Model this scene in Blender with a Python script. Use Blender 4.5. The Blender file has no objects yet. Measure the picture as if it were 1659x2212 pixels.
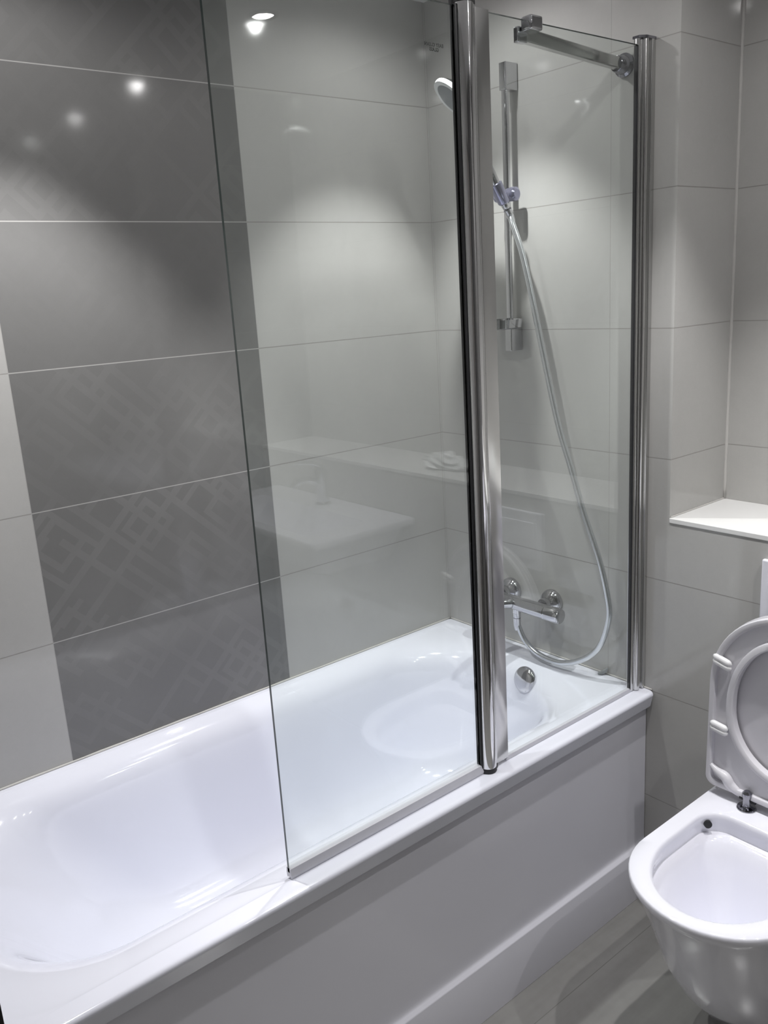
import bpy, bmesh, math, random
from mathutils import Vector, Matrix, Euler
random.seed(7)
PI = math.pi
SC = bpy.context.scene
COL = SC.collection

# ------------------------------------------------------------------ camera, world, exposure
cam_data = bpy.data.cameras.new('camera')
cam = bpy.data.objects.new('camera', cam_data)
COL.objects.link(cam)
R_ = Vector((0.63459989, 0.77052396, -0.05979802))
U_ = Vector((-0.15428307, 0.20212293, 0.96713135))
F_ = Vector((-0.75728444, 0.60451563, -0.24714599))
m = Matrix(((R_.x, U_.x, -F_.x, 1.876), (R_.y, U_.y, -F_.y, -1.7404), (R_.z, U_.z, -F_.z, 1.554), (0, 0, 0, 1)))
cam.matrix_world = m
cam_data.sensor_fit = 'VERTICAL'
cam_data.sensor_height = 36.0
cam_data.lens = 36.0 * 1847.5 / 2212
cam_data.clip_start = 0.02
SC.camera = cam

w = bpy.data.worlds.new('world'); SC.world = w
w.use_nodes = True
w.node_tree.nodes['Background'].inputs[0].default_value = (0.6, 0.62, 0.66, 1)
w.node_tree.nodes['Background'].inputs[1].default_value = 0.15

SC.view_settings.view_transform = 'Standard'
SC.view_settings.look = 'None'
SC.view_settings.gamma = 1.0
SC.view_settings.exposure = 0.14
SC.view_settings.use_curve_mapping = False
BEAM_W = 38.0          # reflector beam of each recessed downlight
SPILL_W = 4.0          # wide spill of the same downlight
LAMP_COL = (1.0, 0.985, 0.985)
HALL_W = 1.0

CEIL = 2.3; XR = 2.45; YN = -1.70; ZR = 0.543; BW = 0.7465
ZF = -0.05; LEDGE = 1.0; AX = 0.775; AD = 0.243

# ------------------------------------------------------------------ materials
def new_mat(name):
    mt = bpy.data.materials.new(name); mt.use_nodes = True
    nt = mt.node_tree
    return mt, nt, nt.nodes['Principled BSDF']

def simple(name, col, rough=0.5, metal=0.0, coat=0.0, spec=0.5, noise=0.0, nscale=8.0):
    mt, nt, b = new_mat(name)
    b.inputs['Base Color'].default_value = (*col, 1)
    b.inputs['Roughness'].default_value = rough
    b.inputs['Metallic'].default_value = metal
    b.inputs['Coat Weight'].default_value = coat
    b.inputs['Coat Roughness'].default_value = 0.04
    b.inputs['Specular IOR Level'].default_value = spec
    if noise:
        n = nt.nodes.new('ShaderNodeTexNoise'); n.inputs['Scale'].default_value = nscale
        n.inputs['Detail'].default_value = 5
        g = nt.nodes.new('ShaderNodeNewGeometry')
        nt.links.new(g.outputs['Position'], n.inputs['Vector'])
        r = nt.nodes.new('ShaderNodeMapRange')
        r.inputs['To Min'].default_value = 1 - noise; r.inputs['To Max'].default_value = 1 + noise
        nt.links.new(n.outputs['Fac'], r.inputs['Value'])
        v = nt.nodes.new('ShaderNodeVectorMath'); v.operation = 'SCALE'
        v.inputs[0].default_value = col
        nt.links.new(r.outputs[0], v.inputs['Scale'])
        nt.links.new(v.outputs[0], b.inputs['Base Color'])
    return mt

class NB:
    """small node-graph builder"""
    def __init__(s, nt): s.nt = nt
    def put(s, sock, v):
        if hasattr(v, 'links'): s.nt.links.new(v, sock)
        else: sock.default_value = v
    def m(s, op, a, b=0.0, c=None):
        n = s.nt.nodes.new('ShaderNodeMath'); n.operation = op
        s.put(n.inputs[0], a); s.put(n.inputs[1], b)
        if c is not None: s.put(n.inputs[2], c)
        return n.outputs[0]
    def mix(s, f, a, b):
        n = s.nt.nodes.new('ShaderNodeMix'); n.data_type = 'RGBA'
        s.put(n.inputs['Factor'], f)
        s.put(n.inputs[6], a); s.put(n.inputs[7], b)
        return n.outputs[2]
    def noise(s, vec, scale, detail=4.0, rough=0.55):
        n = s.nt.nodes.new('ShaderNodeTexNoise')
        n.inputs['Scale'].default_value = scale; n.inputs['Detail'].default_value = detail
        n.inputs['Roughness'].default_value = rough
        s.nt.links.new(vec, n.inputs['Vector'])
        return n.outputs['Fac']
    def hash2(s, a, b, seed):
        c = s.nt.nodes.new('ShaderNodeCombineXYZ')
        s.put(c.inputs[0], a); s.put(c.inputs[1], b); c.inputs[2].default_value = seed
        n = s.nt.nodes.new('ShaderNodeTexWhiteNoise'); n.noise_dimensions = '3D'
        s.nt.links.new(c.outputs[0], n.inputs['Vector'])
        return n.outputs['Value']

def tile_mat(name, axis, off, light=(0.475, 0.47, 0.455), dark=None, dark_range=None, rough=0.085):
    """large wall tiles 600 x 300 with thin joints; world position drives the joints"""
    mt, nt, b = new_mat(name); N = NB(nt)
    g = nt.nodes.new('ShaderNodeNewGeometry')
    sp = nt.nodes.new('ShaderNodeSeparateXYZ'); nt.links.new(g.outputs['Position'], sp.inputs[0])
    h = sp.outputs[axis]; z = sp.outputs[2]
    tz = N.m('DIVIDE', N.m('SUBTRACT', z, 0.54), 0.3)
    th = N.m('DIVIDE', N.m('SUBTRACT', h, off), 0.603)
    dz = N.m('MULTIPLY', N.m('ABSOLUTE', N.m('SUBTRACT', N.m('FRACT', N.m('ADD', tz, 0.5)), 0.5)), 0.3)
    dh = N.m('MULTIPLY', N.m('ABSOLUTE', N.m('SUBTRACT', N.m('FRACT', N.m('ADD', th, 0.5)), 0.5)), 0.603)
    jz = N.m('LESS_THAN', dz, 0.0011); jh = N.m('LESS_THAN', dh, 0.0006)
    joint = N.m('MAXIMUM', jz, jh)
    pos = g.outputs['Position']
    n1 = N.noise(pos, 3.0, 5.0); n2 = N.noise(pos, 60.0, 4.0, 0.7); n3 = N.noise(pos, 500.0, 2.0)
    tid = N.hash2(N.m('FLOOR', th), N.m('FLOOR', tz), 3.3)
    f = N.m('ADD', N.m('MULTIPLY', N.m('SUBTRACT', n1, 0.5), 0.22), N.m('MULTIPLY', N.m('SUBTRACT', n2, 0.5), 0.07))
    f = N.m('ADD', f, N.m('MULTIPLY', N.m('SUBTRACT', n3, 0.5), 0.07))
    f = N.m('ADD', f, N.m('MULTIPLY', N.m('SUBTRACT', tid, 0.5), 0.03))
    k = N.m('ADD', 1.0, f)
    def scaled(col):
        v = nt.nodes.new('ShaderNodeVectorMath'); v.operation = 'SCALE'
        v.inputs[0].default_value = col; nt.links.new(k, v.inputs['Scale'])
        return v.outputs[0]
    col = scaled(light)
    rg = rough
    if dark:
        a, c = dark_range
        inside = N.m('MULTIPLY', N.m('GREATER_THAN', h, a), N.m('LESS_THAN', h, c))
        uu = N.m('MULTIPLY', N.m('ADD', h, z), 0.70711); vv = N.m('MULTIPLY', N.m('SUBTRACT', h, z), 0.70711)
        pat = None
        for (A, B, per, lon, wid, thr, seed) in ((uu, vv, 0.075, 0.225, 0.22, 0.45, 1.7), (vv, uu, 0.075, 0.225, 0.22, 0.45, 5.1),
                                                 (uu, vv, 0.0375, 0.075, 0.36, 0.84, 8.4), (vv, uu, 0.0375, 0.075, 0.36, 0.84, 2.9)):
            q = N.m('DIVIDE', A, per)
            band = N.m('LESS_THAN', N.m('FRACT', q), wid)
            on = N.m('GREATER_THAN', N.hash2(N.m('FLOOR', q), N.m('FLOOR', N.m('DIVIDE', B, lon)), seed), thr)
            x = N.m('MULTIPLY', band, on)
            pat = x if pat is None else N.m('MAXIMUM', pat, x)
        # small nested square outlines
        P = 0.150
        pu = N.m('ABSOLUTE', N.m('SUBTRACT', N.m('FRACT', N.m('DIVIDE', uu, P)), 0.5))
        pv = N.m('ABSOLUTE', N.m('SUBTRACT', N.m('FRACT', N.m('DIVIDE', vv, P)), 0.5))
        d = N.m('MAXIMUM', pu, pv)
        ring = N.m('MULTIPLY', N.m('GREATER_THAN', d, 0.22), N.m('LESS_THAN', d, 0.32))
        on = N.m('GREATER_THAN', N.hash2(N.m('FLOOR', N.m('DIVIDE', uu, P)), N.m('FLOOR', N.m('DIVIDE', vv, P)), 6.6), 0.45)
        pat = N.m('MAXIMUM', pat, N.m('MULTIPLY', ring, on))
        fade = nt.nodes.new('ShaderNodeMapRange')
        fade.inputs['From Min'].default_value = 0.38; fade.inputs['From Max'].default_value = 0.62
        nt.links.new(N.noise(pos, 2.6, 3.0), fade.inputs['Value'])
        row = N.m('FLOOR', tz); strength = None      # each decor tile carries its own part of the motif
        for kk, sv in ((0, 0.55), (1, 1.0), (2, 0.45), (3, 0.12), (4, 0.4), (5, 0.8), (6, 0.8)):
            t_ = N.m('MULTIPLY', N.m('COMPARE', row, float(kk), 0.1), sv)
            strength = t_ if strength is None else N.m('ADD', strength, t_)
        soft = N.m('ADD', 0.25, N.m('MULTIPLY', fade.outputs[0], 0.75))
        amt = N.m('MULTIPLY', N.m('MULTIPLY', pat, soft), strength)
        dcol = N.mix(amt, scaled(dark), scaled(tuple(c_ * 1.17 for c_ in dark)))
        col = N.mix(inside, col, dcol)
        grout = N.mix(inside, (0.30, 0.29, 0.275, 1), (0.42, 0.415, 0.40, 1))
        rg = N.m('SUBTRACT', rough, N.m('MULTIPLY', N.m('MULTIPLY', amt, inside), 0.03))
    else:
        grout = (0.31, 0.30, 0.285, 1)
    col = N.mix(joint, col, grout)
    nt.links.new(col, b.inputs['Base Color'])
    N.put(b.inputs['Roughness'], N.m('ADD', rg, N.m('MULTIPLY', joint, 0.5)))
    b.inputs['Specular IOR Level'].default_value = 0.5
    bp = nt.nodes.new('ShaderNodeBump'); bp.inputs['Strength'].default_value = 0.25; bp.inputs['Distance'].default_value = 0.0008
    nt.links.new(N.m('SUBTRACT', 1.0, joint), bp.inputs['Height'])
    nt.links.new(bp.outputs[0], b.inputs['Normal'])
    return mt

def glass_mat(name, tint, f0=0.06):
    """clear float glass: straight transmission with a green tint plus Schlick reflection"""
    mt = bpy.data.materials.new(name); mt.use_nodes = True; nt = mt.node_tree
    nt.nodes.clear(); N = NB(nt)
    out = nt.nodes.new('ShaderNodeOutputMaterial')
    g = nt.nodes.new('ShaderNodeNewGeometry')
    dt = nt.nodes.new('ShaderNodeVectorMath'); dt.operation = 'DOT_PRODUCT'
    nt.links.new(g.outputs['Normal'], dt.inputs[0]); nt.links.new(g.outputs['Incoming'], dt.inputs[1])
    c = N.m('ABSOLUTE', dt.outputs['Value'])
    fr = N.m('ADD', f0, N.m('MULTIPLY', 1 - f0, N.m('POWER', N.m('SUBTRACT', 1.0, c), 5.0)))
    tr = nt.nodes.new('ShaderNodeBsdfTransparent'); tr.inputs[0].default_value = (*tint, 1)
    gl = nt.nodes.new('ShaderNodeBsdfGlossy'); gl.inputs['Roughness'].default_value = 0.0
    mx = nt.nodes.new('ShaderNodeMixShader')
    nt.links.new(fr, mx.inputs[0]); nt.links.new(tr.outputs[0], mx.inputs[1]); nt.links.new(gl.outputs[0], mx.inputs[2])
    nt.links.new(mx.outputs[0], out.inputs[0])
    return mt

def floor_mat():
    mt, nt, b = new_mat('floor_planks'); N = NB(nt)
    g = nt.nodes.new('ShaderNodeNewGeometry')
    sp = nt.nodes.new('ShaderNodeSeparateXYZ'); nt.links.new(g.outputs['Position'], sp.inputs[0])
    x = sp.outputs[0]; y = sp.outputs[1]
    row = N.m('FLOOR', N.m('DIVIDE', N.m('SUBTRACT', x, 0.815), 0.30))
    fx = N.m('MULTIPLY', N.m('ABSOLUTE', N.m('SUBTRACT', N.m('FRACT', N.m('ADD', N.m('DIVIDE', N.m('SUBTRACT', x, 0.815), 0.30), 0.5)), 0.5)), 0.30)
    yy = N.m('DIVIDE', N.m('ADD', y, N.m('MULTIPLY', row, 0.5)), 1.2)
    fy = N.m('MULTIPLY', N.m('ABSOLUTE', N.m('SUBTRACT', N.m('FRACT', N.m('ADD', yy, 0.5)), 0.5)), 1.2)
    j = N.m('MAXIMUM', N.m('LESS_THAN', fx, 0.001), N.m('LESS_THAN', fy, 0.001))
    mp = nt.nodes.new('ShaderNodeMapping'); mp.inputs['Scale'].default_value = (14, 1.4, 1)
    nt.links.new(g.outputs['Position'], mp.inputs[0])
    n = N.noise(mp.outputs[0], 1.6, 5.0)
    n2 = N.noise(g.outputs['Position'], 30.0, 4.0)
    f = N.m('ADD', N.m('MULTIPLY', n, 0.75), N.m('MULTIPLY', n2, 0.25))
    col = N.mix(f, (0.20, 0.197, 0.188, 1), (0.40, 0.395, 0.38, 1))
    col = N.mix(j, col, (0.22, 0.215, 0.205, 1))
    nt.links.new(col, b.inputs['Base Color'])
    b.inputs['Roughness'].default_value = 0.22
    return mt

M = {}
DARK = (0.188, 0.187, 0.183)
M['tile_left'] = tile_mat('wall_tiles_long_wall', 1, -0.6095, dark=DARK, dark_range=(-1.2127, -0.6095))
M['tile_back'] = tile_mat('wall_tiles_end_wall', 0, 0.0)
M['tile_right'] = tile_mat('wall_tiles_right_wall', 1, 0.0, light=(0.19, 0.188, 0.184))
M['floor'] = floor_mat()
M['paint'] = simple('ceiling_paint', (0.80, 0.79, 0.77), 0.8, noise=0.02)
M['acrylic'] = simple('white_bath_acrylic', (0.80, 0.815, 0.90), 0.10, coat=0.6, noise=0.008, nscale=3)
M['panel'] = simple('bath_panel_gloss', (0.74, 0.74, 0.80), 0.16, coat=0.3, noise=0.01, nscale=4)
M['ceramic'] = simple('white_ceramic', (0.83, 0.83, 0.90), 0.06, coat=0.7, noise=0.006, nscale=5)
M['plastic'] = simple('white_seat_plastic', (0.72, 0.71, 0.75), 0.28, noise=0.01)
M['ledge'] = simple('white_ledge_tile', (0.82, 0.82, 0.81), 0.18, noise=0.015)
M['chrome'] = simple('polished_chrome', (0.60, 0.60, 0.62), 0.07, 1.0, noise=0.01)
M['chrome_soft'] = simple('polished_aluminium', (0.62, 0.62, 0.615), 0.16, 1.0, noise=0.02, nscale=20)
M['dark_chrome'] = simple('dark_chrome', (0.30, 0.30, 0.33), 0.10, 1.0, noise=0.01)
M['lilac'] = simple('lilac_protective_film_chrome', (0.34, 0.34, 0.46), 0.14, 0.8, noise=0.03)
M['rubber'] = simple('black_rubber', (0.012, 0.012, 0.014), 0.5, noise=0.1)
M['hose'] = simple('silver_hose', (0.66, 0.68, 0.70), 0.22, 0.85, noise=0.03, nscale=60)
M['seal'] = simple('clear_seal', (0.60, 0.60, 0.65), 0.25, noise=0.03, nscale=40)
M['silicone'] = simple('silicone_bead', (0.55, 0.54, 0.52), 0.45, noise=0.06, nscale=40)
M['ink'] = simple('printed_ink', (0.03, 0.03, 0.03), 0.6)
M['spray'] = simple('grey_spray_plate', (0.32, 0.34, 0.35), 0.4, noise=0.03, nscale=90)
M['white_ring'] = simple('white_ring_plastic', (0.9, 0.92, 0.92), 0.25, noise=0.01)
M['dark_paint'] = simple('dark_door_frame', (0.05, 0.05, 0.055), 0.5, noise=0.05)
M['glass'] = glass_mat('clear_float_glass', (0.965, 0.985, 0.975))
M['glass_edge'] = simple('green_glass_edge', (0.018, 0.035, 0.032), 0.12, spec=0.6, noise=0.1, nscale=30)
mt, nt, b = new_mat('lamp_lens')
b.inputs['Base Color'].default_value = (0.9, 0.9, 0.9, 1)
b.inputs['Emission Color'].default_value = (1, 0.98, 0.97, 1); b.inputs['Emission Strength'].default_value = 45.0
M['lens'] = mt

# ------------------------------------------------------------------ mesh helpers
def link_mesh(name, bm, mat, parent=None, smooth=True, loc=(0, 0, 0), rot=None):
    me = bpy.data.meshes.new(name)
    bmesh.ops.recalc_face_normals(bm, faces=bm.faces[:])
    bm.to_mesh(me); bm.free()
    mats = mat if isinstance(mat, (list, tuple)) else [mat]
    for mm in mats: me.materials.append(mm)
    if smooth:
        for p in me.polygons: p.use_smooth = True
    o = bpy.data.objects.new(name, me); COL.objects.link(o)
    o.location = loc
    if rot is not None: o.rotation_euler = rot
    if parent is not None:
        o.parent = parent
        o.matrix_parent_inverse = Matrix.Translation(parent.location).inverted() if False else Matrix.Identity(4)
    return o

def bevel_mod(o, width, seg=3, angle=35):
    b_ = o.modifiers.new('bevel', 'BEVEL'); b_.width = width; b_.segments = seg
    b_.limit_method = 'ANGLE'; b_.angle_limit = math.radians(angle); b_.harden_normals = False
    return o

def smooth_by_angle(o, ang=35):
    me = o.data
    me.set_sharp_from_angle(angle=math.radians(ang))

def bx(bm, a, b):
    vs = [bm.verts.new((x, y, z)) for x in (a[0], b[0]) for y in (a[1], b[1]) for z in (a[2], b[2])]
    for f in ((0, 1, 3, 2), (4, 6, 7, 5), (0, 4, 5, 1), (2, 3, 7, 6), (0, 2, 6, 4), (1, 5, 7, 3)):
        bm.faces.new([vs[i] for i in f])
    return vs

def box(name, a, b, mat, parent=None, bev=0.0, seg=3):
    bm = bmesh.new(); bx(bm, a, b)
    o = link_mesh(name, bm, mat, parent, smooth=bool(bev))
    if bev: bevel_mod(o, bev, seg); smooth_by_angle(o)
    return o

def loft(bm, rings, close_start=True, close_end=True, cyclic=False):
    vr = [[bm.verts.new(p) for p in r] for r in rings]
    n = len(vr[0]); K = len(vr)
    for i in range(K if cyclic else K - 1):
        a, b_ = vr[i], vr[(i + 1) % K]
        for j in range(n):
            bm.faces.new((a[j], a[(j + 1) % n], b_[(j + 1) % n], b_[j]))
    if not cyclic:
        if close_start: bm.faces.new(vr[0][::-1])
        if close_end: bm.faces.new(vr[-1])
    return vr

def circle(c, ax, r, n=32, up=None, sx=1.0, sy=1.0):
    ax = Vector(ax).normalized()
    up = Vector(up) if up else (Vector((0, 0, 1)) if abs(ax.z) < 0.9 else Vector((1, 0, 0)))
    e1 = ax.cross(up).normalized(); e2 = ax.cross(e1)
    return [tuple(Vector(c) + e1 * (r * sx * math.cos(2 * PI * k / n)) + e2 * (r * sy * math.sin(2 * PI * k / n))) for k in range(n)]

def lathe(bm, base, axis, prof, n=40):
    """prof: list of (radius, distance along the axis)"""
    ax = Vector(axis).normalized(); base = Vector(base)
    rings = [circle(base + ax * d, ax, max(r, 1e-4), n) for r, d in prof]
    loft(bm, rings)

def lathe_obj(name, base, axis, prof, mat, parent=None, n=40, ang=35):
    bm = bmesh.new(); lathe(bm, base, axis, prof, n)
    o = link_mesh(name, bm, mat, parent); smooth_by_angle(o, ang); return o

def catmull(pts, k=8):
    P = [Vector(p) for p in pts]; P = [2 * P[0] - P[1]] + P + [2 * P[-1] - P[-2]]
    out = []
    for i in range(1, len(P) - 2):
        a, b_, c, d = P[i - 1], P[i], P[i + 1], P[i + 2]
        for j in range(k):
            t = j / k
            out.append(0.5 * ((2 * b_) + (c - a) * t + (2 * a - 5 * b_ + 4 * c - d) * t * t + (3 * b_ - a - 3 * c + d) * t ** 3))
    out.append(P[-2]); return out

def tube(bm, pts, r, n=16, rfun=None):
    P = [Vector(p) for p in pts]
    t0 = (P[1] - P[0]).normalized()
    u = t0.orthogonal().normalized(); rings = []
    for i, p in enumerate(P):
        t = (P[min(i + 1, len(P) - 1)] - P[max(i - 1, 0)]).normalized()
        u = (u - t * u.dot(t)).normalized(); v = t.cross(u)
        rr = rfun(i / (len(P) - 1)) if rfun else r
        rings.append([tuple(p + (u * math.cos(2 * PI * k / n) + v * math.sin(2 * PI * k / n)) * rr) for k in range(n)])
    loft(bm, rings)

def rrect(x0, x1, y0, y1, z, rf, rb, nx=14, ny=26, nc=10, flat=False):
    """rounded rectangle, same topology for every call; rf/rb = (rx, ry) corner radii at the low-y and high-y end"""
    rf = (rf, rf) if not isinstance(rf, tuple) else rf
    rb = (rb, rb) if not isinstance(rb, tuple) else rb
    pts = []
    def corner(cx, cy, rx, ry, a0):
        for k in range(nc + 1):
            a = a0 + (PI / 2) * k / nc
            pts.append((cx + rx * math.cos(a), cy + ry * math.sin(a)))
    def seg(p, q, n):
        for k in range(1, n):
            t = k / n; pts.append((p[0] + (q[0] - p[0]) * t, p[1] + (q[1] - p[1]) * t))
    corner(x1 - rb[0], y1 - rb[1], rb[0], rb[1], 0)
    seg((x1 - rb[0], y1), (x0 + rb[0], y1), nx)
    corner(x0 + rb[0], y1 - rb[1], rb[0], rb[1], PI / 2)
    seg((x0, y1 - rb[1]), (x0, y0 + rf[1]), ny)
    corner(x0 + rf[0], y0 + rf[1], rf[0], rf[1], PI)
    seg((x0 + rf[0], y0), (x1 - rf[0], y0), nx)
    corner(x1 - rf[0], y0 + rf[1], rf[0], rf[1], 1.5 * PI)
    seg((x1, y0 + rf[1]), (x1, y1 - rb[1]), ny)
    return [(x, y, z) for x, y in pts]

def thing(name, label, cat, loc=(0, 0, 0), group=None):
    o = bpy.data.objects.new(name, None); COL.objects.link(o)
    o.location = loc; o.empty_display_size = 0.05
    o['label'] = label; o['category'] = cat
    if group: o['group'] = group
    bpy.context.view_layer.update()
    return o

def tag(o, label, cat, group=None):
    o['label'] = label; o['category'] = cat
    if group: o['group'] = group
    return o

def adopt(root):
    """parts were modelled in world coordinates: keep them there under a root that stands at the thing's base"""
    loc = Vector(root.location)
    for ch in [c for c in bpy.data.objects if c.parent == root]:
        ch.location = Vector(ch.location) - loc

def struct(o):
    o['kind'] = 'structure'; return o

# ------------------------------------------------------------------ room shell
T_ = 0.08
struct(box('floor', (-T_, -3.6, ZF - 0.08), (XR + T_, AD + T_, ZF), M['floor']))
struct(box('ceiling', (-T_, YN - T_ , CEIL), (XR + T_, AD + T_, CEIL + 0.08), M['paint']))
struct(box('wall_left', (-T_, YN - T_, ZF), (0.0, T_, CEIL), M['tile_left']))
bm = bmesh.new()
bx(bm, (0.0, 0.0, ZF), (AX, AD + T_, CEIL))
bx(bm, (AX, 0.0, ZF), (XR + T_, AD + T_, LEDGE - 0.012))
bx(bm, (AX, AD, LEDGE - 0.012), (XR + T_, AD + T_, CEIL))
struct(link_mesh('wall_back', bm, M['tile_back'], smooth=False))
# the return of the recess lies on the x = AX face of wall_back; its joints come from the same courses
struct(box('wall_right', (XR, YN - T_, ZF), (XR + T_, AD, CEIL), M['tile_right']))
DX0, DX1, DZ = 1.575, 2.36, 2.03
bm = bmesh.new()
bx(bm, (0.0, YN - 0.10, ZF), (DX0, YN, CEIL))
bx(bm, (DX1, YN - 0.10, ZF), (XR, YN, CEIL))
bx(bm, (DX0, YN - 0.10, DZ), (DX1, YN, CEIL))
struct(link_mesh('wall_front', bm, M['tile_back'], smooth=False))
bm = bmesh.new()      # door lining
bx(bm, (DX0 - 0.012, YN - 0.11, ZF), (DX0 + 0.004, YN + 0.004, DZ))
bx(bm, (DX1 - 0.004, YN - 0.11, ZF), (DX1 + 0.012, YN + 0.004, DZ))
bx(bm, (DX0 - 0.012, YN - 0.11, DZ - 0.004), (DX1 + 0.012, YN + 0.004, DZ + 0.012))
struct(link_mesh('trim_1', bm, M['dark_paint'], smooth=False))
# hallway beyond the doorway
bm = bmesh.new()
bx(bm, (0.9, -3.6, ZF), (XR + T_, -3.5, 2.4)); bx(bm, (0.9, -3.5, ZF), (1.0, YN - 0.10, 2.4)); bx(bm, (XR, -3.5, ZF), (XR + T_, YN - 0.10, 2.4))
bx(bm, (0.9, -3.5, 2.4), (XR + T_, YN - 0.08, 2.48))
struct(link_mesh('wall_hall', bm, M['paint'], smooth=False))
# ledge over the concealed cistern
struct(box('trim_2', (AX, -0.002, LEDGE - 0.012), (XR, AD, LEDGE), M['ledge'], bev=0.0015))
# silicone beads
def bead(name, a, b, r):
    bm = bmesh.new(); P = [Vector(a).lerp(Vector(b), k / 40) for k in range(41)]
    tube(bm, P, r, 8, rfun=lambda t: r * (1 + 0.12 * math.sin(t * 61) + 0.1 * math.sin(t * 143)))
    return struct(link_mesh(name, bm, M['silicone']))
bead('trim_3', (0.001, YN + 0.005, ZR + 0.001), (0.001, -0.004, ZR + 0.001), 0.003)
bead('trim_4', (0.004, -0.001, ZR + 0.001), (BW - 0.01, -0.001, ZR + 0.001), 0.0025)
bead('trim_5', (AX + 0.001, AD - 0.001, LEDGE), (AX + 0.001, AD - 0.001, CEIL), 0.0042)
bead('trim_6', (AX + 0.001, 0.004, LEDGE + 0.001), (AX + 0.001, AD, LEDGE + 0.001), 0.002)

# ------------------------------------------------------------------ recessed downlights
def downlight(x, y, label, gain=1.0):
    t = thing('ceiling_light', label, 'ceiling light', (x, y, CEIL), 'recessed downlights in the ceiling')
    # bezel ring
    bm = bmesh.new()
    prof = [(0.026, -0.001), (0.040, -0.001), (0.041, -0.004), (0.038, -0.007), (0.030, -0.008), (0.026, -0.005)]
    rings = [circle((0, 0, d), (0, 0, 1), r, 40) for r, d in prof]
    loft(bm, rings, cyclic=True)
    link_mesh('bezel', bm, M['chrome_soft'], t)
    bm = bmesh.new(); lathe(bm, (0, 0, -0.0045), (0, 0, 1), [(0.001, 0.0), (0.0255, 0.0005), (0.0255, 0.0035)], 32)
    link_mesh('lens', bm, M['lens'], t)
    for nm, wt, deg, bl in (('beam', BEAM_W * gain, 78, 0.5), ('spill', SPILL_W * gain, 165, 0.5)):
        l = bpy.data.lights.new(nm, 'SPOT'); l.energy = wt; l.color = LAMP_COL
        l.shadow_soft_size = 0.013; l.spot_size = math.radians(deg); l.spot_blend = bl
        lo = bpy.data.objects.new(nm, l); COL.objects.link(lo); lo.parent = t; lo.location = (0, 0, -0.012)
    return t
for x, y, gn, lb in ((0.350, -0.312, 0.92, 'round recessed downlight over the tap end of the bath'),
                 (1.10, -0.33, 1.1, 'round recessed downlight above the toilet'),
                 (1.68, -0.33, 0.75, 'round recessed downlight above the left half of the washbasin'),
                 (0.33, -1.20, 1.45, 'round recessed downlight over the sloping end of the bath'),
                 (2.22, -0.33, 0.75, 'round recessed downlight above the right end of the washbasin')):
    downlight(x, y, lb, gn)
hl = bpy.data.lights.new('added_hall_light', 'POINT'); hl.energy = HALL_W; hl.shadow_soft_size = 0.06; hl.color = (1, 0.93, 0.85)  # added lamp, out of view, gives the hallway some dim light
th = thing('added_hall_pendant', 'small round pendant lamp added out of view to light the hallway beyond the doorway', 'pendant lamp', (1.7, -2.7, 2.4))
bm = bmesh.new(); lathe(bm, (0, 0, 0), (0, 0, -1), [(0.03, 0.0), (0.03, 0.012), (0.004, 0.016), (0.004, 0.16)], 24); link_mesh('flex', bm, M['plastic'], th)
bm = bmesh.new(); lathe(bm, (0, 0, -0.15), (0, 0, -1), [(0.02, 0.0), (0.05, 0.03), (0.09, 0.10), (0.10, 0.14), (0.098, 0.14), (0.085, 0.10), (0.045, 0.032), (0.015, 0.006)], 32); link_mesh('lamp_shade', bm, M['plastic'], th)
ho = bpy.data.objects.new('added_hall_light', hl); COL.objects.link(ho); ho.parent = th; ho.location = (0, 0, -0.36)

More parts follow.
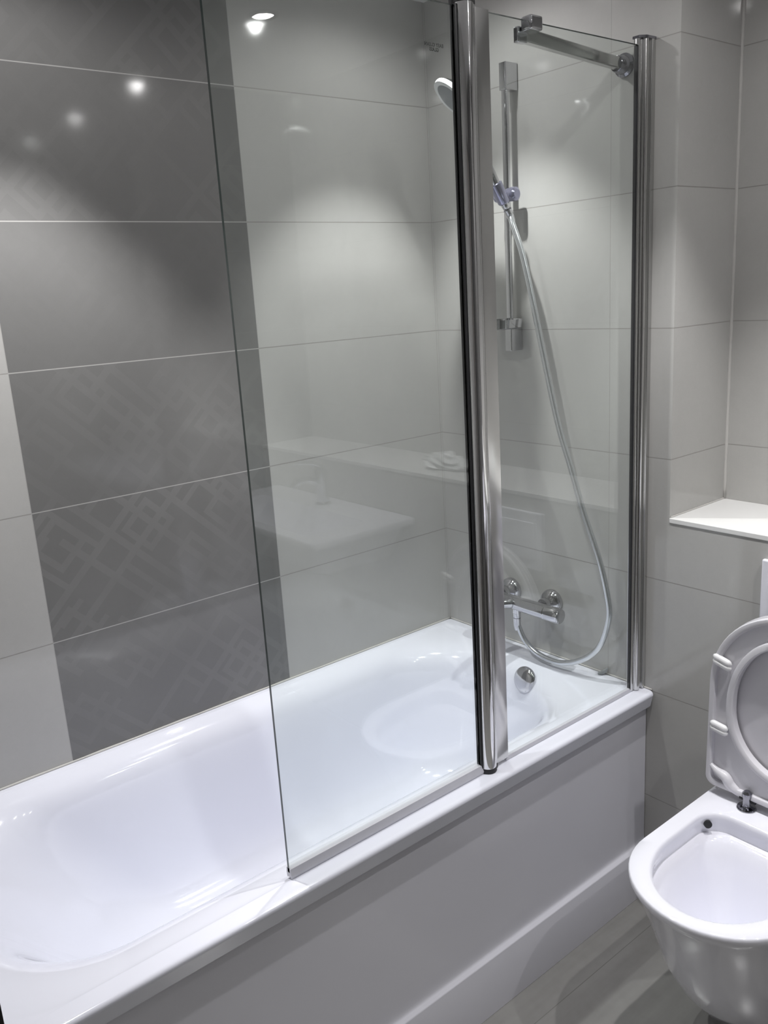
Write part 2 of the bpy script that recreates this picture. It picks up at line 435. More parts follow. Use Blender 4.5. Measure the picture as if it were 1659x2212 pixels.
# ------------------------------------------------------------------ bath
bath = thing('bathtub', 'white straight acrylic bath with wide rim along the grey tiled wall', 'bath', (0.37, -0.85, ZF))
X0, X1, Y0, Y1 = 0.003, BW, YN + 0.004, -0.003
def R(x0, x1, y0, y1, z, rf, rb): return rrect(x0, x1, y0, y1, z, rf, rb, 14, 40, 12)
rings = [
    R(X0 + 0.010, X1 - 0.018, Y0, Y1, 0.497, 0.004, 0.004),
    R(X0, X1 - 0.0092, Y0, Y1, 0.499, 0.006, 0.006),
    R(X0, X1 - 0.0085, Y0, Y1, 0.502, 0.006, 0.006),
    R(X0, X1 - 0.0015, Y0, Y1, 0.530, 0.008, 0.008),
    R(X0, X1, Y0, Y1, 0.5335, 0.008, 0.008),
    R(X0, X1 - 0.0012, Y0, Y1, 0.5385, 0.008, 0.008),
    R(X0, X1 - 0.0045, Y0, Y1, 0.5418, 0.008, 0.008),
    R(X0 + 0.001, X1 - 0.009, Y0 + 0.001, Y1 - 0.001, ZR, 0.008, 0.008),
    R(X0 + 0.003, X1 - 0.016, Y0 + 0.006, Y1 - 0.003, ZR, 0.010, 0.009),
    R(X0 + 0.010, 0.710, Y0 + 0.02, Y1 - 0.02, ZR, 0.04, 0.03),
    R(X0 + 0.016, 0.7045, -1.622, -0.030, ZR - 0.0003, 0.16, 0.06),
    R(X0 + 0.018, 0.702, -1.620, -0.033, ZR - 0.0022, 0.16, 0.07),
    R(0.030, 0.680, -1.608, -0.052, ZR - 0.006, 0.19, 0.12),
    R(0.044, 0.650, -1.590, -0.072, ZR - 0.013, 0.21, 0.17),
    R(0.058, 0.622, -1.570, -0.090, ZR - 0.024, 0.22, 0.20),
    R(0.070, 0.601, -1.545, -0.104, ZR - 0.040, 0.23, 0.21),
    R(0.080, 0.586, -1.515, -0.114, ZR - 0.066, 0.23, 0.21),
    R(0.090, 0.572, -1.470, -0.124, ZR - 0.115, 0.22, 0.20),
    R(0.100, 0.560, -1.420, -0.136, ZR - 0.175, 0.21, 0.19),
    R(0.112, 0.548, -1.360, -0.152, ZR - 0.245, 0.20, 0.18),
    R(0.126, 0.534, -1.300, -0.170, ZR - 0.310, 0.18, 0.165),
    R(0.150, 0.510, -1.240, -0.196, ZR - 0.355, 0.16, 0.15),
    R(0.185, 0.475, -1.180, -0.235, ZR - 0.378, 0.13, 0.13),
    R(0.235, 0.425, -1.080, -0.310, ZR - 0.386, 0.09, 0.09),
    R(0.300, 0.360, -0.900, -0.500, ZR - 0.389, 0.03, 0.03),
]
bm = bmesh.new(); loft(bm, rings, close_start=False, close_end=True)
o = link_mesh('basin_shell', bm, M['acrylic'], bath)
sd = o.modifiers.new('thick', 'SOLIDIFY'); sd.thickness = 0.004; sd.offset = -1 if False else 1
o.modifiers.remove(sd)
ss = o.modifiers.new('sub', 'SUBSURF'); ss.levels = 1; ss.render_levels = 2
# underside skin so that the bath is closed from below
bm = bmesh.new()
u_ = [R(X0 + 0.006, X1 - 0.014, Y0 + 0.002, Y1 - 0.002, 0.500, 0.006, 0.006),
      R(0.060, 0.640, -1.60, -0.065, 0.495, 0.2, 0.15), R(0.070, 0.600, -1.54, -0.09, 0.40, 0.2, 0.18),
      R(0.10, 0.57, -1.40, -0.13, 0.22, 0.18, 0.16), R(0.16, 0.50, -1.22, -0.19, 0.14, 0.12, 0.12)]
loft(bm, u_, close_start=False)
link_mesh('underside', bm, M['acrylic'], bath)
# waste outlet in the bath floor, overflow on the tap end
lathe_obj('waste_outlet', (0.33, -0.34, 0.150), (0, 0, 1), [(0.001, 0.0), (0.034, 0.0), (0.035, 0.006), (0.032, 0.0095), (0.022, 0.010), (0.020, 0.012), (0.001, 0.0145)], M['chrome'], bath)
of = Vector((0.410, -0.104, 0.500)); oax = Vector((0.0, -1.0, 0.28)).normalized()
ov = lathe_obj('overflow', of + oax * -0.006, oax, [(0.001, 0.0), (0.026, 0.0), (0.028, 0.004), (0.0355, 0.008), (0.037, 0.013), (0.0355, 0.018), (0.030, 0.0225), (0.021, 0.0255), (0.010, 0.027), (0.001, 0.0273)], M['chrome'], bath)


# front panel below the rim
prof = [(0.700, 0.497), (0.7215, 0.497), (0.7215, 0.135), (0.7216, 0.124), (0.7219, 0.1150), (0.7226, 0.1090), (0.7240, 0.1058), (0.7262, 0.1040), (0.7330, 0.1005), (0.7344, 0.0995), (0.7350, 0.0980), (0.7350, ZF + 0.010), (0.7350, ZF + 0.001), (0.700, ZF + 0.001)]
bm = bmesh.new()
ys = [YN + 0.004, -0.9, -0.045, -0.002]
loft(bm, [[(x, y, z) for x, z in prof] for y in ys])
o = link_mesh('front_panel', bm, M['panel'], bath); smooth_by_angle(o, 50)
o['label'] = 'glossy front panel with a protruding plinth'
adopt(bath)

# ------------------------------------------------------------------ folding bath screen
scr = thing('bath_screen', 'two-panel clear glass bath screen with chrome posts standing on the bath rim', 'bath screen', (0.70, -0.5, ZR))
XG = 0.700; GT = 0.003; ZT = 2.028
def pane(name, y0, y1, z0, z1):
    bm = bmesh.new(); bx(bm, (XG - GT, y0, z0), (XG + GT, y1, z1))
    bm.faces.ensure_lookup_table(); bm.normal_update()
    for f in bm.faces:
        if abs(f.normal.x) < 0.5: f.material_index = 1
    return link_mesh(name, bm, [M['glass'], M['glass_edge']], scr, smooth=False)
fixed = pane('fixed_pane', -0.500, -0.046, ZR + 0.006, ZT)
swing = pane('swinging_pane', -1.072, -0.5835, ZR + 0.012, ZT)
# printed words on the swinging pane, read from the bath side
def words(txt, size, y, z):
    cu = bpy.data.curves.new('lettering', 'FONT'); cu.body = txt; cu.size = size
    cu.align_x = 'CENTER'; cu.space_line = 0.95; cu.extrude = 0.0; cu.offset = size * 0.03
    tmp = bpy.data.objects.new('tmp', cu); COL.objects.link(tmp)
    dg = bpy.context.evaluated_depsgraph_get(); me = bpy.data.meshes.new_from_object(tmp.evaluated_get(dg))
    bpy.data.objects.remove(tmp)
    mw = Matrix(((0, 0, -1, XG - GT - 0.0004), (-1, 0, 0, y), (0, 1, 0, z), (0, 0, 0, 1)))
    me.transform(mw); me.materials.clear(); me.materials.append(M['ink'])
    o = bpy.data.objects.new('lettering', me); COL.objects.link(o); o.parent = swing
    o['label'] = 'small black EASY CLEAN GLASS print'
    return o
words('EASY CLEAN\nGLASS', 0.0078, -0.6265, 1.9585)
# seals
def ext(name, prof_xz, y0, y1, mat, parent=scr, ang=40):
    bm = bmesh.new(); loft(bm, [[(x, y, z) for x, z in prof_xz] for y in (y0, y1)])
    o = link_mesh(name, bm, mat, parent); smooth_by_angle(o, ang); return o
ext('bottom_seal', [(0.6935, ZR + 0.021), (0.7065, ZR + 0.021), (0.7068, ZR + 0.010), (0.7085, ZR + 0.007), (0.7075, ZR + 0.001), (0.7035, ZR + 0.003), (0.698, ZR + 0.0028), (0.6935, ZR + 0.0005), (0.6925, ZR + 0.010)], -1.072, -0.575, M['seal'])
ext('fixed_seal', [(0.6955, ZR + 0.009), (0.7040, ZR + 0.009), (0.7055, ZR + 0.0005), (0.6940, ZR + 0.0005)], -0.505, -0.03, M['seal'])
def extz(name, prof_xy, z0, z1, mat, parent=scr, ang=40, bev=0):
    bm = bmesh.new(); loft(bm, [[(x, y, z) for x, y in prof_xy] for z in (z0, z1)])
    o = link_mesh(name, bm, mat, parent); smooth_by_angle(o, ang); return o
# hinge post: round tube + flat clamp profile + black gasket
c = (0.703, -0.560); r = 0.0185
arc = [(c[0] + r * math.cos(a), c[1] + r * math.sin(a)) for a in [math.radians(-120 + k * 10) for k in range(0, 19)]]
post_prof = [(0.6865, -0.577)] + arc + [(0.7115, -0.5400), (0.7095, -0.5375), (0.6905, -0.5375), (0.6865, -0.541)]
M['bright_chrome'] = simple('bright_chrome', (0.76, 0.76, 0.77), 0.07, 1.0, noise=0.01)
post = extz('hinge_post', post_prof, ZR + 0.011, ZT + 0.004, M['bright_chrome'])
extz('clamp_profile', [(0.6900, -0.5380), (0.7095, -0.5380), (0.7100, -0.5360), (0.7090, -0.5025), (0.7075, -0.5010), (0.6925, -0.5010), (0.6905, -0.5025)], ZR + 0.010, ZT + 0.001, M['chrome_soft'])
extz('gasket', [(0.6935, -0.5835), (0.7065, -0.5835), (0.7070, -0.5772), (0.6935, -0.5772)], ZR + 0.012, ZT + 0.001, M['rubber'])
def cap(name, z0, z1, gr, mat):
    p = [(c[0] + (x - c[0]) * gr, c[1] + (y - c[1]) * gr) for x, y in post_prof]
    return extz(name, p, z0, z1, mat)
cap('end_cap', ZR + 0.0015, ZR + 0.011, 1.04, M['rubber'])
cap('end_cap', ZT + 0.004, ZT + 0.012, 1.04, M['rubber'])
# wall profile
wp = [(0.6915, -0.0005), (0.6915, -0.043), (0.6935, -0.046), (0.7035, -0.046), (0.7065, -0.044), (0.7065, -0.0345)]
wp += [(0.7065 + 0.0085 * math.sin(a), -0.026 - 0.0085 * math.cos(a)) for a in [math.radians(k) for k in range(0, 181, 15)]]
wp += [(0.7065, -0.0155), (0.7085, -0.014), (0.7150, -0.013), (0.7160, -0.0115), (0.7160, -0.0005)]
extz('wall_profile', wp, ZR + 0.002, 2.040, M['chrome_soft'])
ext_cap = [(0.6905, -0.0003), (0.6905, -0.047), (0.7070, -0.047), (0.7165, -0.033), (0.7172, -0.0003)]
extz('wall_profile_cap', ext_cap, 2.040, 2.045, M['dark_chrome'])
extz('gasket', [(0.696, -0.048), (0.7045, -0.048), (0.7045, -0.0455), (0.696, -0.0455)], ZR + 0.004, 2.026, M['rubber'])
# stabilising bar: clamp on the glass, flat bar, wall flange
cl = box('bar_clamp', (0.690, -0.398, ZT - 0.017), (0.716, -0.363, ZT + 0.008), M['chrome'], scr, bev=0.004)
bm = bmesh.new()
A = Vector((0.680, -0.385, ZT - 0.018)); B = Vector((0.640, -0.012, ZT - 0.022)); d = (B - A).normalized(); s = d.cross(Vector((0, 0, 1))).normalized()
def sq(p, w_, h_): return [tuple(p + s * a * w_ + Vector((0, 0, 1)) * b_ * h_) for a, b_ in ((-1, -.8), (-.8, -1), (.8, -1), (1, -.8), (1, .8), (.8, 1), (-.8, 1), (-1, .8))]
loft(bm, [sq(A - d * 0.012, 0.008, 0.012), sq(B, 0.008, 0.012)])
o = link_mesh('stabiliser_bar', bm, M['chrome_soft'], scr); smooth_by_angle(o, 30)
box('bar_socket', (0.676, -0.403, ZT - 0.034), (0.6895, -0.376, ZT - 0.006), M['chrome'], scr, bev=0.003)
lathe_obj('wall_flange', (0.640, -0.0006, ZT - 0.022), (0, -1, 0), [(0.001, 0.0), (0.024, 0.0), (0.0245, 0.006), (0.019, 0.010), (0.017, 0.030), (0.015, 0.033), (0.001, 0.033)], M['dark_chrome'], scr)
adopt(scr)
for o in bpy.data.objects:
    if o.name.startswith('lettering'): pass

# ------------------------------------------------------------------ shower rail, handset, hose
rail = thing('shower_rail', 'chrome vertical shower slide rail fixed on the end wall', 'shower rail', (0.317, -0.02, 1.39))
def rpill(name, x0, x1, y0, y1, z0, z1, rr, mat, parent):
    bm = bmesh.new()
    pts = []
    for cx, cy, a0 in ((x1 - rr, y1 - rr, 0), (x0 + rr, y1 - rr, 90), (x0 + rr, y0 + rr, 180), (x1 - rr, y0 + rr, 270)):
        for k in range(7): a = math.radians(a0 + 15 * k); pts.append((cx + rr * math.cos(a), cy + rr * math.sin(a)))
    loft(bm, [[(x, y, z) for x, y in pts] for z in (z0, z1)])
    o = link_mesh(name, bm, mat, parent); bevel_mod(o, 0.0012, 2, 60); smooth_by_angle(o, 40); return o
rpill('rail_bar', 0.3085, 0.3255, -0.043, -0.029, 1.40, 2.07, 0.0055, M['chrome'], rail)
rpill('rail_bracket', 0.3055, 0.3285, -0.0455, -0.0004, 2.018, 2.080, 0.004, M['chrome'], rail)
rpill('rail_bracket', 0.3055, 0.3285, -0.0455, -0.0004, 1.388, 1.446, 0.004, M['chrome'], rail)
# soap dish clipped on the rail
bm = bmesh.new()
dc = Vector((0.306, -0.066, 0))
def ell(rx, ry, z, n=48): return [(dc.x + rx * math.copysign(abs(math.cos(a)) ** 0.75, math.cos(a)), dc.y + ry * math.copysign(abs(math.sin(a)) ** 0.75, math.sin(a)), z) for a in [2 * PI * k / n for k in range(n)]]
loft(bm, [ell(0.048, 0.048, 1.446), ell(0.053, 0.053, 1.449), ell(0.055, 0.055, 1.470), ell(0.052, 0.052, 1.470), ell(0.049, 0.049, 1.454), ell(0.010, 0.010, 1.453)])
o = link_mesh('soap_dish', bm, M['chrome'], rail); smooth_by_angle(o, 40)
# slider with handset cradle
H0 = Vector((0.341, -0.066, 1.742)); H1 = Vector((0.318, -0.192, 1.962)); hd = (H1 - H0).normalized()
sl = lathe_obj('slider', (0.352, -0.038, 1.775), (-1, 0, 0), [(0.001, 0.0), (0.011, 0.0), (0.0165, 0.004), (0.0175, 0.012), (0.0165, 0.030), (0.013, 0.036), (0.009, 0.048), (0.014, 0.052), (0.0165, 0.060), (0.015, 0.068), (0.001, 0.070)], M['lilac'], rail)
sl['label'] = 'lilac-tinted slider clamp'
cr = lathe_obj('handset_cradle', H0 + hd * 0.012, hd, [(0.0125, 0.0), (0.0150, 0.004), (0.0160, 0.036), (0.0165, 0.052), (0.0145, 0.0525), (0.0125, 0.051), (0.0115, 0.002)], M['lilac'], rail)
cr['label'] = 'lilac-tinted conical cradle'
adopt(rail)

hs = thing('shower_handset', 'round chrome hand shower with white ring hanging in the rail slider', 'hand shower', tuple(H0))
def hr(t): return 0.0095 + 0.003 * math.sin(PI * min(t * 1.15, 1)) + 0.004 * max(0, t - 0.75) / 0.25
bm = bmesh.new()
tube(bm, catmull([H0 - hd * 0.004, H0 + hd * 0.07, H0 + hd * 0.15, H1 - hd * 0.03, H1 + Vector((0, -0.004, 0.004))], 8), 0.011, 24, rfun=hr)
link_mesh('handle', bm, M['chrome'], hs)
fn = Vector((-0.30, -0.66, -0.70)).normalized(); hc = H1 + hd * 0.034
lathe_obj('head', hc - fn * 0.018, fn, [(0.001, -0.004), (0.018, -0.0025), (0.034, 0.003), (0.044, 0.011), (0.0485, 0.018)], M['chrome'], hs, 56)
lathe_obj('ring', hc, fn, [(0.0485, 0.0), (0.0515, 0.001), (0.0525, 0.005), (0.0515, 0.011), (0.0475, 0.0125), (0.044, 0.0115)], M['white_ring'], hs, 56)['label'] = 'white ring around the spray face'
lathe_obj('spray_face', hc, fn, [(0.001, 0.004), (0.0445, 0.005), (0.0445, 0.0105), (0.036, 0.0125), (0.001, 0.0130)], M['spray'], hs, 56)['label'] = 'grey spray face'
adopt(hs)

# mixer valve
MZ = 0.697; MY = -0.066
mx = thing('shower_mixer', 'chrome bar shower mixer on the end wall above the bath', 'mixer tap', (0.345, 0.0, MZ))
for ex in (0.270, 0.420):
    e = lathe_obj('escutcheon', (ex, -0.0005, MZ + 0.008), (0, -1, 0), [(0.001, 0.0), (0.033, 0.0), (0.0345, 0.005), (0.0335, 0.012), (0.028, 0.020), (0.020, 0.025), (0.0165, 0.028), (0.0165, 0.045), (0.001, 0.045)], M['chrome'], mx, 48)
lathe_obj('mixer_body', (0.502, MY, MZ), (-1, 0, 0), [(0.001, 0.0), (0.015, 0.0), (0.0195, 0.003), (0.0215, 0.010), (0.0215, 0.046), (0.0200, 0.0475), (0.0200, 0.050), (0.0212, 0.0515), (0.0205, 0.10), (0.0195, 0.145), (0.0205, 0.20), (0.0212, 0.246), (0.0200, 0.2475), (0.0200, 0.250), (0.0215, 0.252), (0.0215, 0.288), (0.0195, 0.295), (0.001, 0.297)], M['chrome'], mx, 48)
bm = bmesh.new()
tube(bm, catmull([(0.335, MY - 0.012, MZ + 0.004), (0.320, MY - 0.045, MZ + 0.004), (0.300, MY - 0.085, MZ - 0.006), (0.288, MY - 0.115, MZ - 0.018)], 6), 0.01, 20, rfun=lambda t: 0.0175 - 0.0115 * t)
link_mesh('lever', bm, M['chrome'], mx)
lathe_obj('hose_outlet', (0.345, MY, MZ - 0.015), (0, 0, -1), [(0.012, 0.0), (0.012, 0.012), (0.0105, 0.0135), (0.0105, 0.026), (0.0095, 0.0275), (0.001, 0.0275)], M['chrome'], mx)
adopt(mx)

# hose
hp = [(0.345, MY, MZ - 0.040), (0.3455, MY, 0.640), (0.369, -0.062, 0.592), (0.419, -0.061, 0.5635), (0.490, -0.058, 0.5600), (0.560, -0.055, 0.589), (0.612, -0.050, 0.640), (0.638, -0.046, 0.722), (0.632, -0.045, 0.785),
      (0.607, -0.046, 0.876), (0.562, -0.048, 0.988), (0.523, -0.050, 1.103), (0.487, -0.052, 1.206), (0.450, -0.055, 1.356), (0.414, -0.058, 1.514), (0.385, -0.060, 1.627), (0.356, -0.062, 1.703)]
hp.append(tuple(H0 - hd * 0.018)); hp.append(tuple(H0 - hd * 0.002))
bm = bmesh.new(); path = catmull(hp, 14)
tube(bm, path, 0.0077, 16)
hose = link_mesh('shower_hose', bm, M['hose'])
tag(hose, 'silver flexible shower hose looping from the mixer up to the hand shower', 'hose')
n1 = lathe_obj('hose_nut', (0.345, MY, MZ - 0.0430), (0, 0, -1), [(0.001, 0.0), (0.0105, 0.0), (0.0100, 0.022), (0.0075, 0.034), (0.0070, 0.036)], M['chrome'], hose)
n2 = lathe_obj('hose_nut', H0 - hd * 0.006, -hd, [(0.001, 0.0), (0.0105, 0.0), (0.0095, 0.018), (0.0078, 0.030), (0.0070, 0.032)], M['chrome'], hose)

# scrap on the rim
bm = bmesh.new()
tube(bm, catmull([(0.585, -0.020, ZR + 0.003), (0.592, -0.014, ZR + 0.005), (0.600, -0.007, ZR + 0.012), (0.606, -0.006, ZR + 0.020)], 6), 0.004, 12, rfun=lambda t: 0.0015 + 0.0042 * math.sin(PI * min(1, 0.15 + t * 0.8)) ** 1.5)
tag(link_mesh('silicone_scrap', bm, M['spray']), 'small grey scrap on the bath rim against the end wall near the screen profile', 'scrap')

# ------------------------------------------------------------------ toilet
CXT = 1.133
wc = thing('toilet', 'white wall-hung rimless toilet pan with seat and lid raised', 'toilet', (CXT, -0.25, 0.045))
def D(hw, yf, yb, z, ry, rx=None, rb=0.012, cx=CXT):
    rx = rx if rx else hw - 0.0005
    return rrect(cx - hw, cx + hw, yf, yb, z, (rx, ry), (rb, rb), 10, 24, 14)
ZP = 0.41
out = [D(0.080, -0.26, -0.02, 0.045, 0.10, rb=0.01), D(0.108, -0.32, -0.004, 0.050, 0.13), D(0.126, -0.365, -0.002, 0.072, 0.14), D(0.139, -0.404, -0.002, 0.118, 0.15), D(0.150, -0.437, -0.002, 0.180, 0.155), D(0.1575, -0.463, -0.002, 0.250, 0.16),
       D(0.1630, -0.488, -0.002, 0.310, 0.163), D(0.1675, -0.510, -0.002, 0.355, 0.166), D(0.1705, -0.526, -0.002, 0.382, 0.168), D(0.1718, -0.5335, -0.002, 0.394, 0.170),
       D(0.1720, -0.5350, -0.002, 0.402, 0.170), D(0.1712, -0.5345, -0.002, 0.4075, 0.170), D(0.1690, -0.532, -0.004, ZP, 0.168)]
def I(hw, yf, yb, z, rb=0.05, ry=None): return rrect(CXT - hw, CXT + hw, yf, yb, z, (hw - 0.0005, ry or min(0.17, (yb - yf) * 0.52)), (rb, rb), 10, 24, 14)
inn = [I(0.1370, -0.506, -0.166, ZP, 0.055), I(0.1335, -0.502, -0.1700, 0.4085, 0.053), I(0.1315, -0.500, -0.1722, 0.4045, 0.052), I(0.1308, -0.499, -0.1730, 0.399, 0.052), I(0.1325, -0.501, -0.1715, 0.385, 0.053), I(0.1350, -0.504, -0.1690, 0.368, 0.055), I(0.1345, -0.5035, -0.1695, 0.3645, 0.055),
       I(0.1300, -0.498, -0.1740, 0.3635, 0.052), I(0.1250, -0.492, -0.1790, 0.3620, 0.050), I(0.1160, -0.480, -0.1880, 0.352, 0.05), I(0.1060, -0.462, -0.1980, 0.332, 0.05), I(0.0930, -0.435, -0.2100, 0.292, 0.05), I(0.0800, -0.400, -0.2200, 0.248, 0.045),
       I(0.0620, -0.355, -0.2300, 0.205, 0.04), I(0.0500, -0.330, -0.2350, 0.175, 0.035), I(0.0400, -0.310, -0.2400, 0.150, 0.03)]
bm = bmesh.new(); loft(bm, out + inn)
o = link_mesh('pan', bm, M['ceramic'], wc); smooth_by_angle(o, 48)
# water in the trap
bm = bmesh.new(); bm.faces.new([bm.verts.new(p) for p in I(0.0500, -0.330, -0.2350, 0.1755, 0.035)])
wm, wnt, wb = new_mat('water'); wb.inputs['Base Color'].default_value = (0.72, 0.75, 0.78, 1); wb.inputs['Roughness'].default_value = 0.02
link_mesh('water', bm, wm, wc, smooth=False)
# spray nozzle hole on the left inner corner
lathe_obj('spray_hole', (1.0125, -0.199, 0.387), Vector((1.0, -0.9, 0.15)), [(0.001, -0.004), (0.0085, -0.004), (0.0085, 0.0035), (0.0068, 0.0042), (0.001, 0.0030)], M['rubber'], wc, 24)['label'] = 'dark spray hole'

# seat and lid, modelled flat (v along the length, n up from the lid back), then stood up
SY, SZ = -0.082, 0.428           # hinge axis
LEAN = math.radians(1.0)
def stand(u, v, n):              # u across, v up the lid, n toward the room
    return (CXT + u, SY - n * math.cos(LEAN) + v * math.sin(LEAN) , SZ + v * math.cos(LEAN) + n * math.sin(LEAN))
def U(hw, v0, v1, n, rt, rb, flip=False):
    """outline in the lid plane: straight hinge end (v0), round free end (v1)"""
    pts = rrect(-hw, hw, -v1, -v0, 0, (hw - 0.0005, rt), (rb, rb), 10, 24, 14)
    return [stand(x, -y, n) for x, y, _ in pts]
def O(hw, v0, v1, n):
    pts = rrect(-hw, hw, -v1, -v0, 0, (hw - 0.0005, (v1 - v0) * 0.52), (hw - 0.0005, (v1 - v0) * 0.44), 10, 24, 14)
    return [stand(x, -y, n) for x, y, _ in pts]
W0 = 0.1785
lid_r = [U(W0 - 0.010, 0.012, 0.430, 0.000, 0.175, 0.02), U(W0 - 0.002, 0.004, 0.438, 0.003, 0.18, 0.022), U(W0, 0.002, 0.440, 0.008, 0.182, 0.022), U(W0, 0.002, 0.440, 0.0155, 0.182, 0.022), U(W0 - 0.003, 0.005, 0.437, 0.0165, 0.18, 0.02), U(W0 - 0.006, 0.008, 0.434, 0.0125, 0.178, 0.02)]
bm = bmesh.new(); loft(bm, lid_r)
o = link_mesh('lid', bm, M['plastic'], wc); smooth_by_angle(o, 40)
S0 = 0.0185; HW, HA, HB = 0.121, 0.072, 0.374
seat_r = [O(HW, HA, HB, S0), U(W0 - 0.006, 0.008, 0.433, S0, 0.178, 0.02), U(W0 - 0.002, 0.003, 0.438, S0 + 0.003, 0.181, 0.022), U(W0 - 0.001, 0.002, 0.439, S0 + 0.014, 0.182, 0.022), U(W0 - 0.003, 0.004, 0.437, S0 + 0.0185, 0.180, 0.021),
          U(W0 - 0.011, 0.012, 0.429, S0 + 0.0195, 0.174, 0.018), U(W0 - 0.0140, 0.015, 0.426, S0 + 0.018, 0.171, 0.016), U(W0 - 0.0155, 0.0165, 0.4245, S0 + 0.009, 0.170, 0.015),
          O(HW + 0.0165, HA - 0.016, HB + 0.0165, S0 + 0.009), O(HW + 0.0145, HA - 0.0145, HB + 0.0145, S0 + 0.018), O(HW + 0.011, HA - 0.011, HB + 0.011, S0 + 0.0195), O(HW + 0.003, HA - 0.003, HB + 0.003, S0 + 0.0195), O(HW, HA, HB, S0 + 0.017)]
bm = bmesh.new(); loft(bm, seat_r, cyclic=True)
seat = link_mesh('seat', bm, M['plastic'], wc); smooth_by_angle(seat, 40)
# rubber bumpers: paired ribs; hinge ribs
def rib(name, pts, r, parent, mat=M['plastic'], n0=S0 + 0.016):
    bm = bmesh.new()
    tube(bm, [stand(*p) for p in catmull3(pts)], r, 14, rfun=lambda t: r * (0.35 + 0.65 * min(1, math.sin(PI * min(max(t, 0.02), 0.98)) * 3)))
    return link_mesh(name, bm, mat, parent)
def catmull3(pts): return [tuple(v) for v in catmull(pts, 6)]
M['bumper'] = simple('white_bumper', (0.85, 0.85, 0.86), 0.35)
for sgn in (-1, 1):
    for vc, tilt in ((0.305, -0.012), (0.148, -0.006)):
        bmp = bmesh.new()
        u0, u1 = 0.128 * sgn, 0.170 * sgn
        for dv in (-0.0052, 0.0052):
            P = [stand(u0 + (u1 - u0) * t, vc + dv + tilt * (0.5 - t), S0 + 0.0185) for t in [k / 10 for k in range(11)]]
            tube(bmp, P, 0.0075, 14, rfun=lambda t: 0.0075 * (0.3 + 0.7 * min(1.0, math.sin(PI * min(max(t, 0.01), 0.99)) * 2.5)))
        link_mesh('bumper', bmp, M['bumper'], wc)
    pts = [(0.170 * sgn, 0.052, S0 + 0.014), (0.150 * sgn, 0.040, S0 + 0.014), (0.130 * sgn, 0.034, S0 + 0.015), (0.118 * sgn, 0.018, S0 + 0.013), (0.098 * sgn, 0.006, S0 + 0.010), (0.084 * sgn, 0.0, S0 + 0.008)]
    bmp = bmesh.new(); P = [stand(*p) for p in catmull3(pts)]
    tube(bmp, P, 0.007, 14, rfun=lambda t: 0.004 + 0.008 * math.sin(PI * min(max(t, 0.05), 0.95)))
    link_mesh('hinge_rib', bmp, M['plastic'], seat)
    hx = CXT + 0.076 * sgn
    h = lathe_obj('hinge', (hx, SY - 0.037, ZP + 0.0004), (0, 0, 1), [(0.001, 0.0), (0.020, 0.0), (0.0205, 0.002), (0.019, 0.0045), (0.010, 0.006), (0.0085, 0.010), (0.0085, 0.024), (0.0105, 0.029), (0.0105, 0.037), (0.006, 0.042), (0.001, 0.0425)], M['dark_chrome'], wc, 28)
    h['label'] = 'chrome hinge'
    lathe_obj('hinge_pin', (hx - 0.018, SY - 0.033, SZ + 0.001), (1, 0, 0), [(0.001, 0.0), (0.0045, 0.0), (0.0045, 0.036), (0.001, 0.036)], M['rubber'], h, 16)
adopt(wc)

# flush plate
fp = thing('flush_plate', 'white dual flush plate on the tiled wall above the toilet', 'flush plate', (CXT, 0.0, 0.866))
box('plate', (1.0085, -0.012, 0.783), (1.2580, -0.0005, 0.949), M['ceramic'], fp, bev=0.004)
box('button', (1.030, -0.0150, 0.812), (1.150, -0.0115, 0.920), M['ceramic'], fp, bev=0.002)
box('button', (1.156, -0.0150, 0.812), (1.237, -0.0115, 0.920), M['ceramic'], fp, bev=0.002)
adopt(fp)

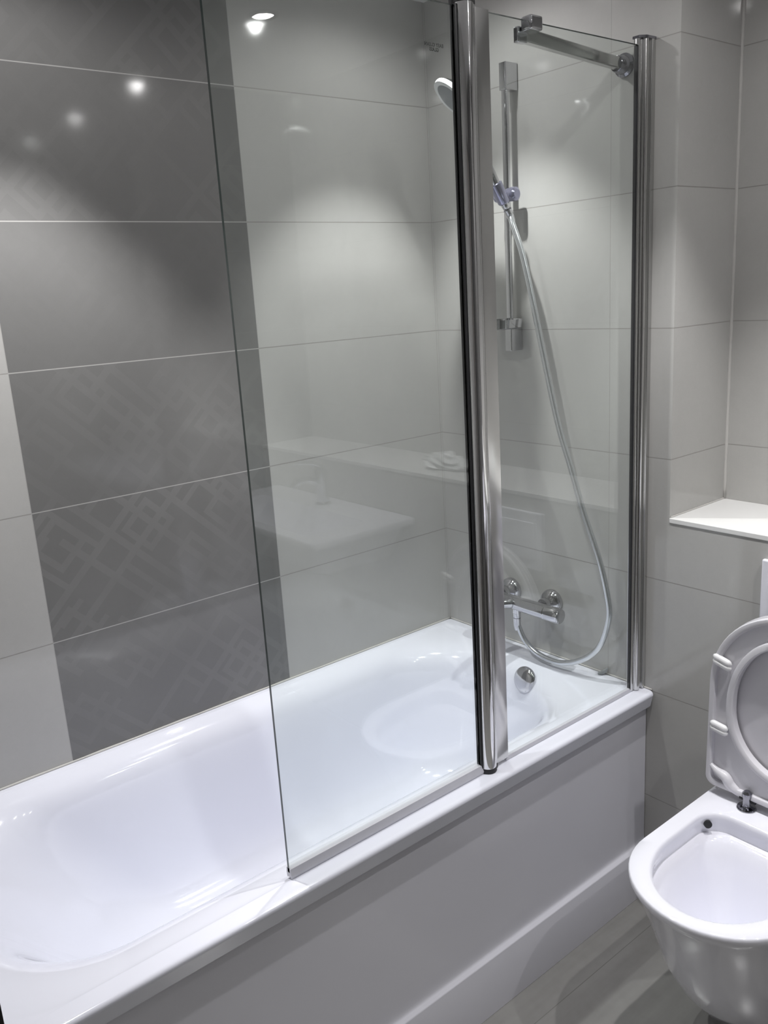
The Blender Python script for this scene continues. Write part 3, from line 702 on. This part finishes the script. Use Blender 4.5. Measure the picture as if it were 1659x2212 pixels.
# ------------------------------------------------------------------ washbasin (seen as a reflection in the screen)
wb_ = thing('washbasin', 'white rectangular wall-hung washbasin on the end wall right of the toilet', 'washbasin', (1.95, 0.0, 0.70))
bx0, bx1, by0 = 1.545, 2.36, -0.40
def Q(x0, x1, y0, y1, z, r): return rrect(x0, x1, y0, y1, z, r, r, 20, 12, 8)
bz = 0.85
rings = [Q(bx0 + 0.12, bx1 - 0.12, by0 + 0.10, -0.002, bz - 0.15, 0.03), Q(bx0 + 0.10, bx1 - 0.10, by0 + 0.07, -0.001, bz - 0.13, 0.03), Q(bx0 + 0.05, bx1 - 0.05, by0 + 0.03, -0.001, bz - 0.03, 0.015), Q(bx0, bx1, by0, -0.001, bz - 0.020, 0.010), Q(bx0, bx1, by0, -0.001, bz - 0.004, 0.010), Q(bx0 + 0.003, bx1 - 0.003, by0 + 0.003, -0.003, bz, 0.008),
         Q(bx0 + 0.10, bx1 - 0.10, by0 + 0.040, -0.130, bz, 0.02), Q(bx0 + 0.104, bx1 - 0.104, by0 + 0.044, -0.134, bz - 0.010, 0.02), Q(bx0 + 0.115, bx1 - 0.115, by0 + 0.050, -0.150, bz - 0.060, 0.05), Q(bx0 + 0.17, bx1 - 0.17, by0 + 0.08, -0.17, bz - 0.095, 0.05), Q(bx0 + 0.30, bx1 - 0.30, by0 + 0.12, -0.20, bz - 0.105, 0.03)]
bm = bmesh.new(); loft(bm, rings); o = link_mesh('bowl', bm, M['ceramic'], wb_); smooth_by_angle(o, 40)
lathe_obj('waste_plug', (1.952, -0.245, bz - 0.1052), (0, 0, 1), [(0.001, 0.0), (0.03, 0.0), (0.031, 0.003), (0.02, 0.007), (0.001, 0.009)], M['chrome'], wb_)
adopt(wb_)
tp = thing('basin_tap', 'chrome mono mixer tap standing on the washbasin', 'tap', (1.952, -0.075, bz))
lathe_obj('tap_body', (1.952, -0.075, bz), (0, 0, 1), [(0.001, 0.0), (0.027, 0.0), (0.026, 0.006), (0.022, 0.010), (0.021, 0.09), (0.023, 0.115), (0.022, 0.125), (0.001, 0.130)], M['chrome'], tp)
bm = bmesh.new(); tube(bm, catmull([(1.952, -0.080, bz + 0.07), (1.952, -0.13, bz + 0.095), (1.952, -0.18, bz + 0.092), (1.952, -0.195, bz + 0.075)], 8), 0.012, 18); link_mesh('spout', bm, M['chrome'], tp)
bm = bmesh.new(); tube(bm, catmull([(1.952, -0.070, bz + 0.128), (1.952, -0.11, bz + 0.15), (1.952, -0.19, bz + 0.163)], 8), 0.007, 14, rfun=lambda t: 0.011 - 0.005 * t); link_mesh('lever', bm, M['chrome'], tp)
adopt(tp)
# crumpled film left on the ledge
bm = bmesh.new()
bmesh.ops.create_icosphere(bm, subdivisions=4, radius=1.0)
for v in bm.verts:
    a = v.co.copy(); k = 1 + 0.28 * math.sin(5 * a.x + 3 * a.y) * math.cos(4 * a.y - 2 * a.z) + 0.16 * math.sin(13 * a.x * a.y + 9 * a.z) + random.uniform(-0.05, 0.05)
    v.co = Vector((1.50 + a.x * k * 0.085, 0.10 + a.y * k * 0.045, LEDGE + 0.022 + max(-0.0215, a.z * k * 0.024)))
tag(link_mesh('crumpled_wrapper', bm, M['white_ring'], smooth=False), 'pale crumpled wrapper lying on the white ledge, seen only as a reflection', 'wrapper')
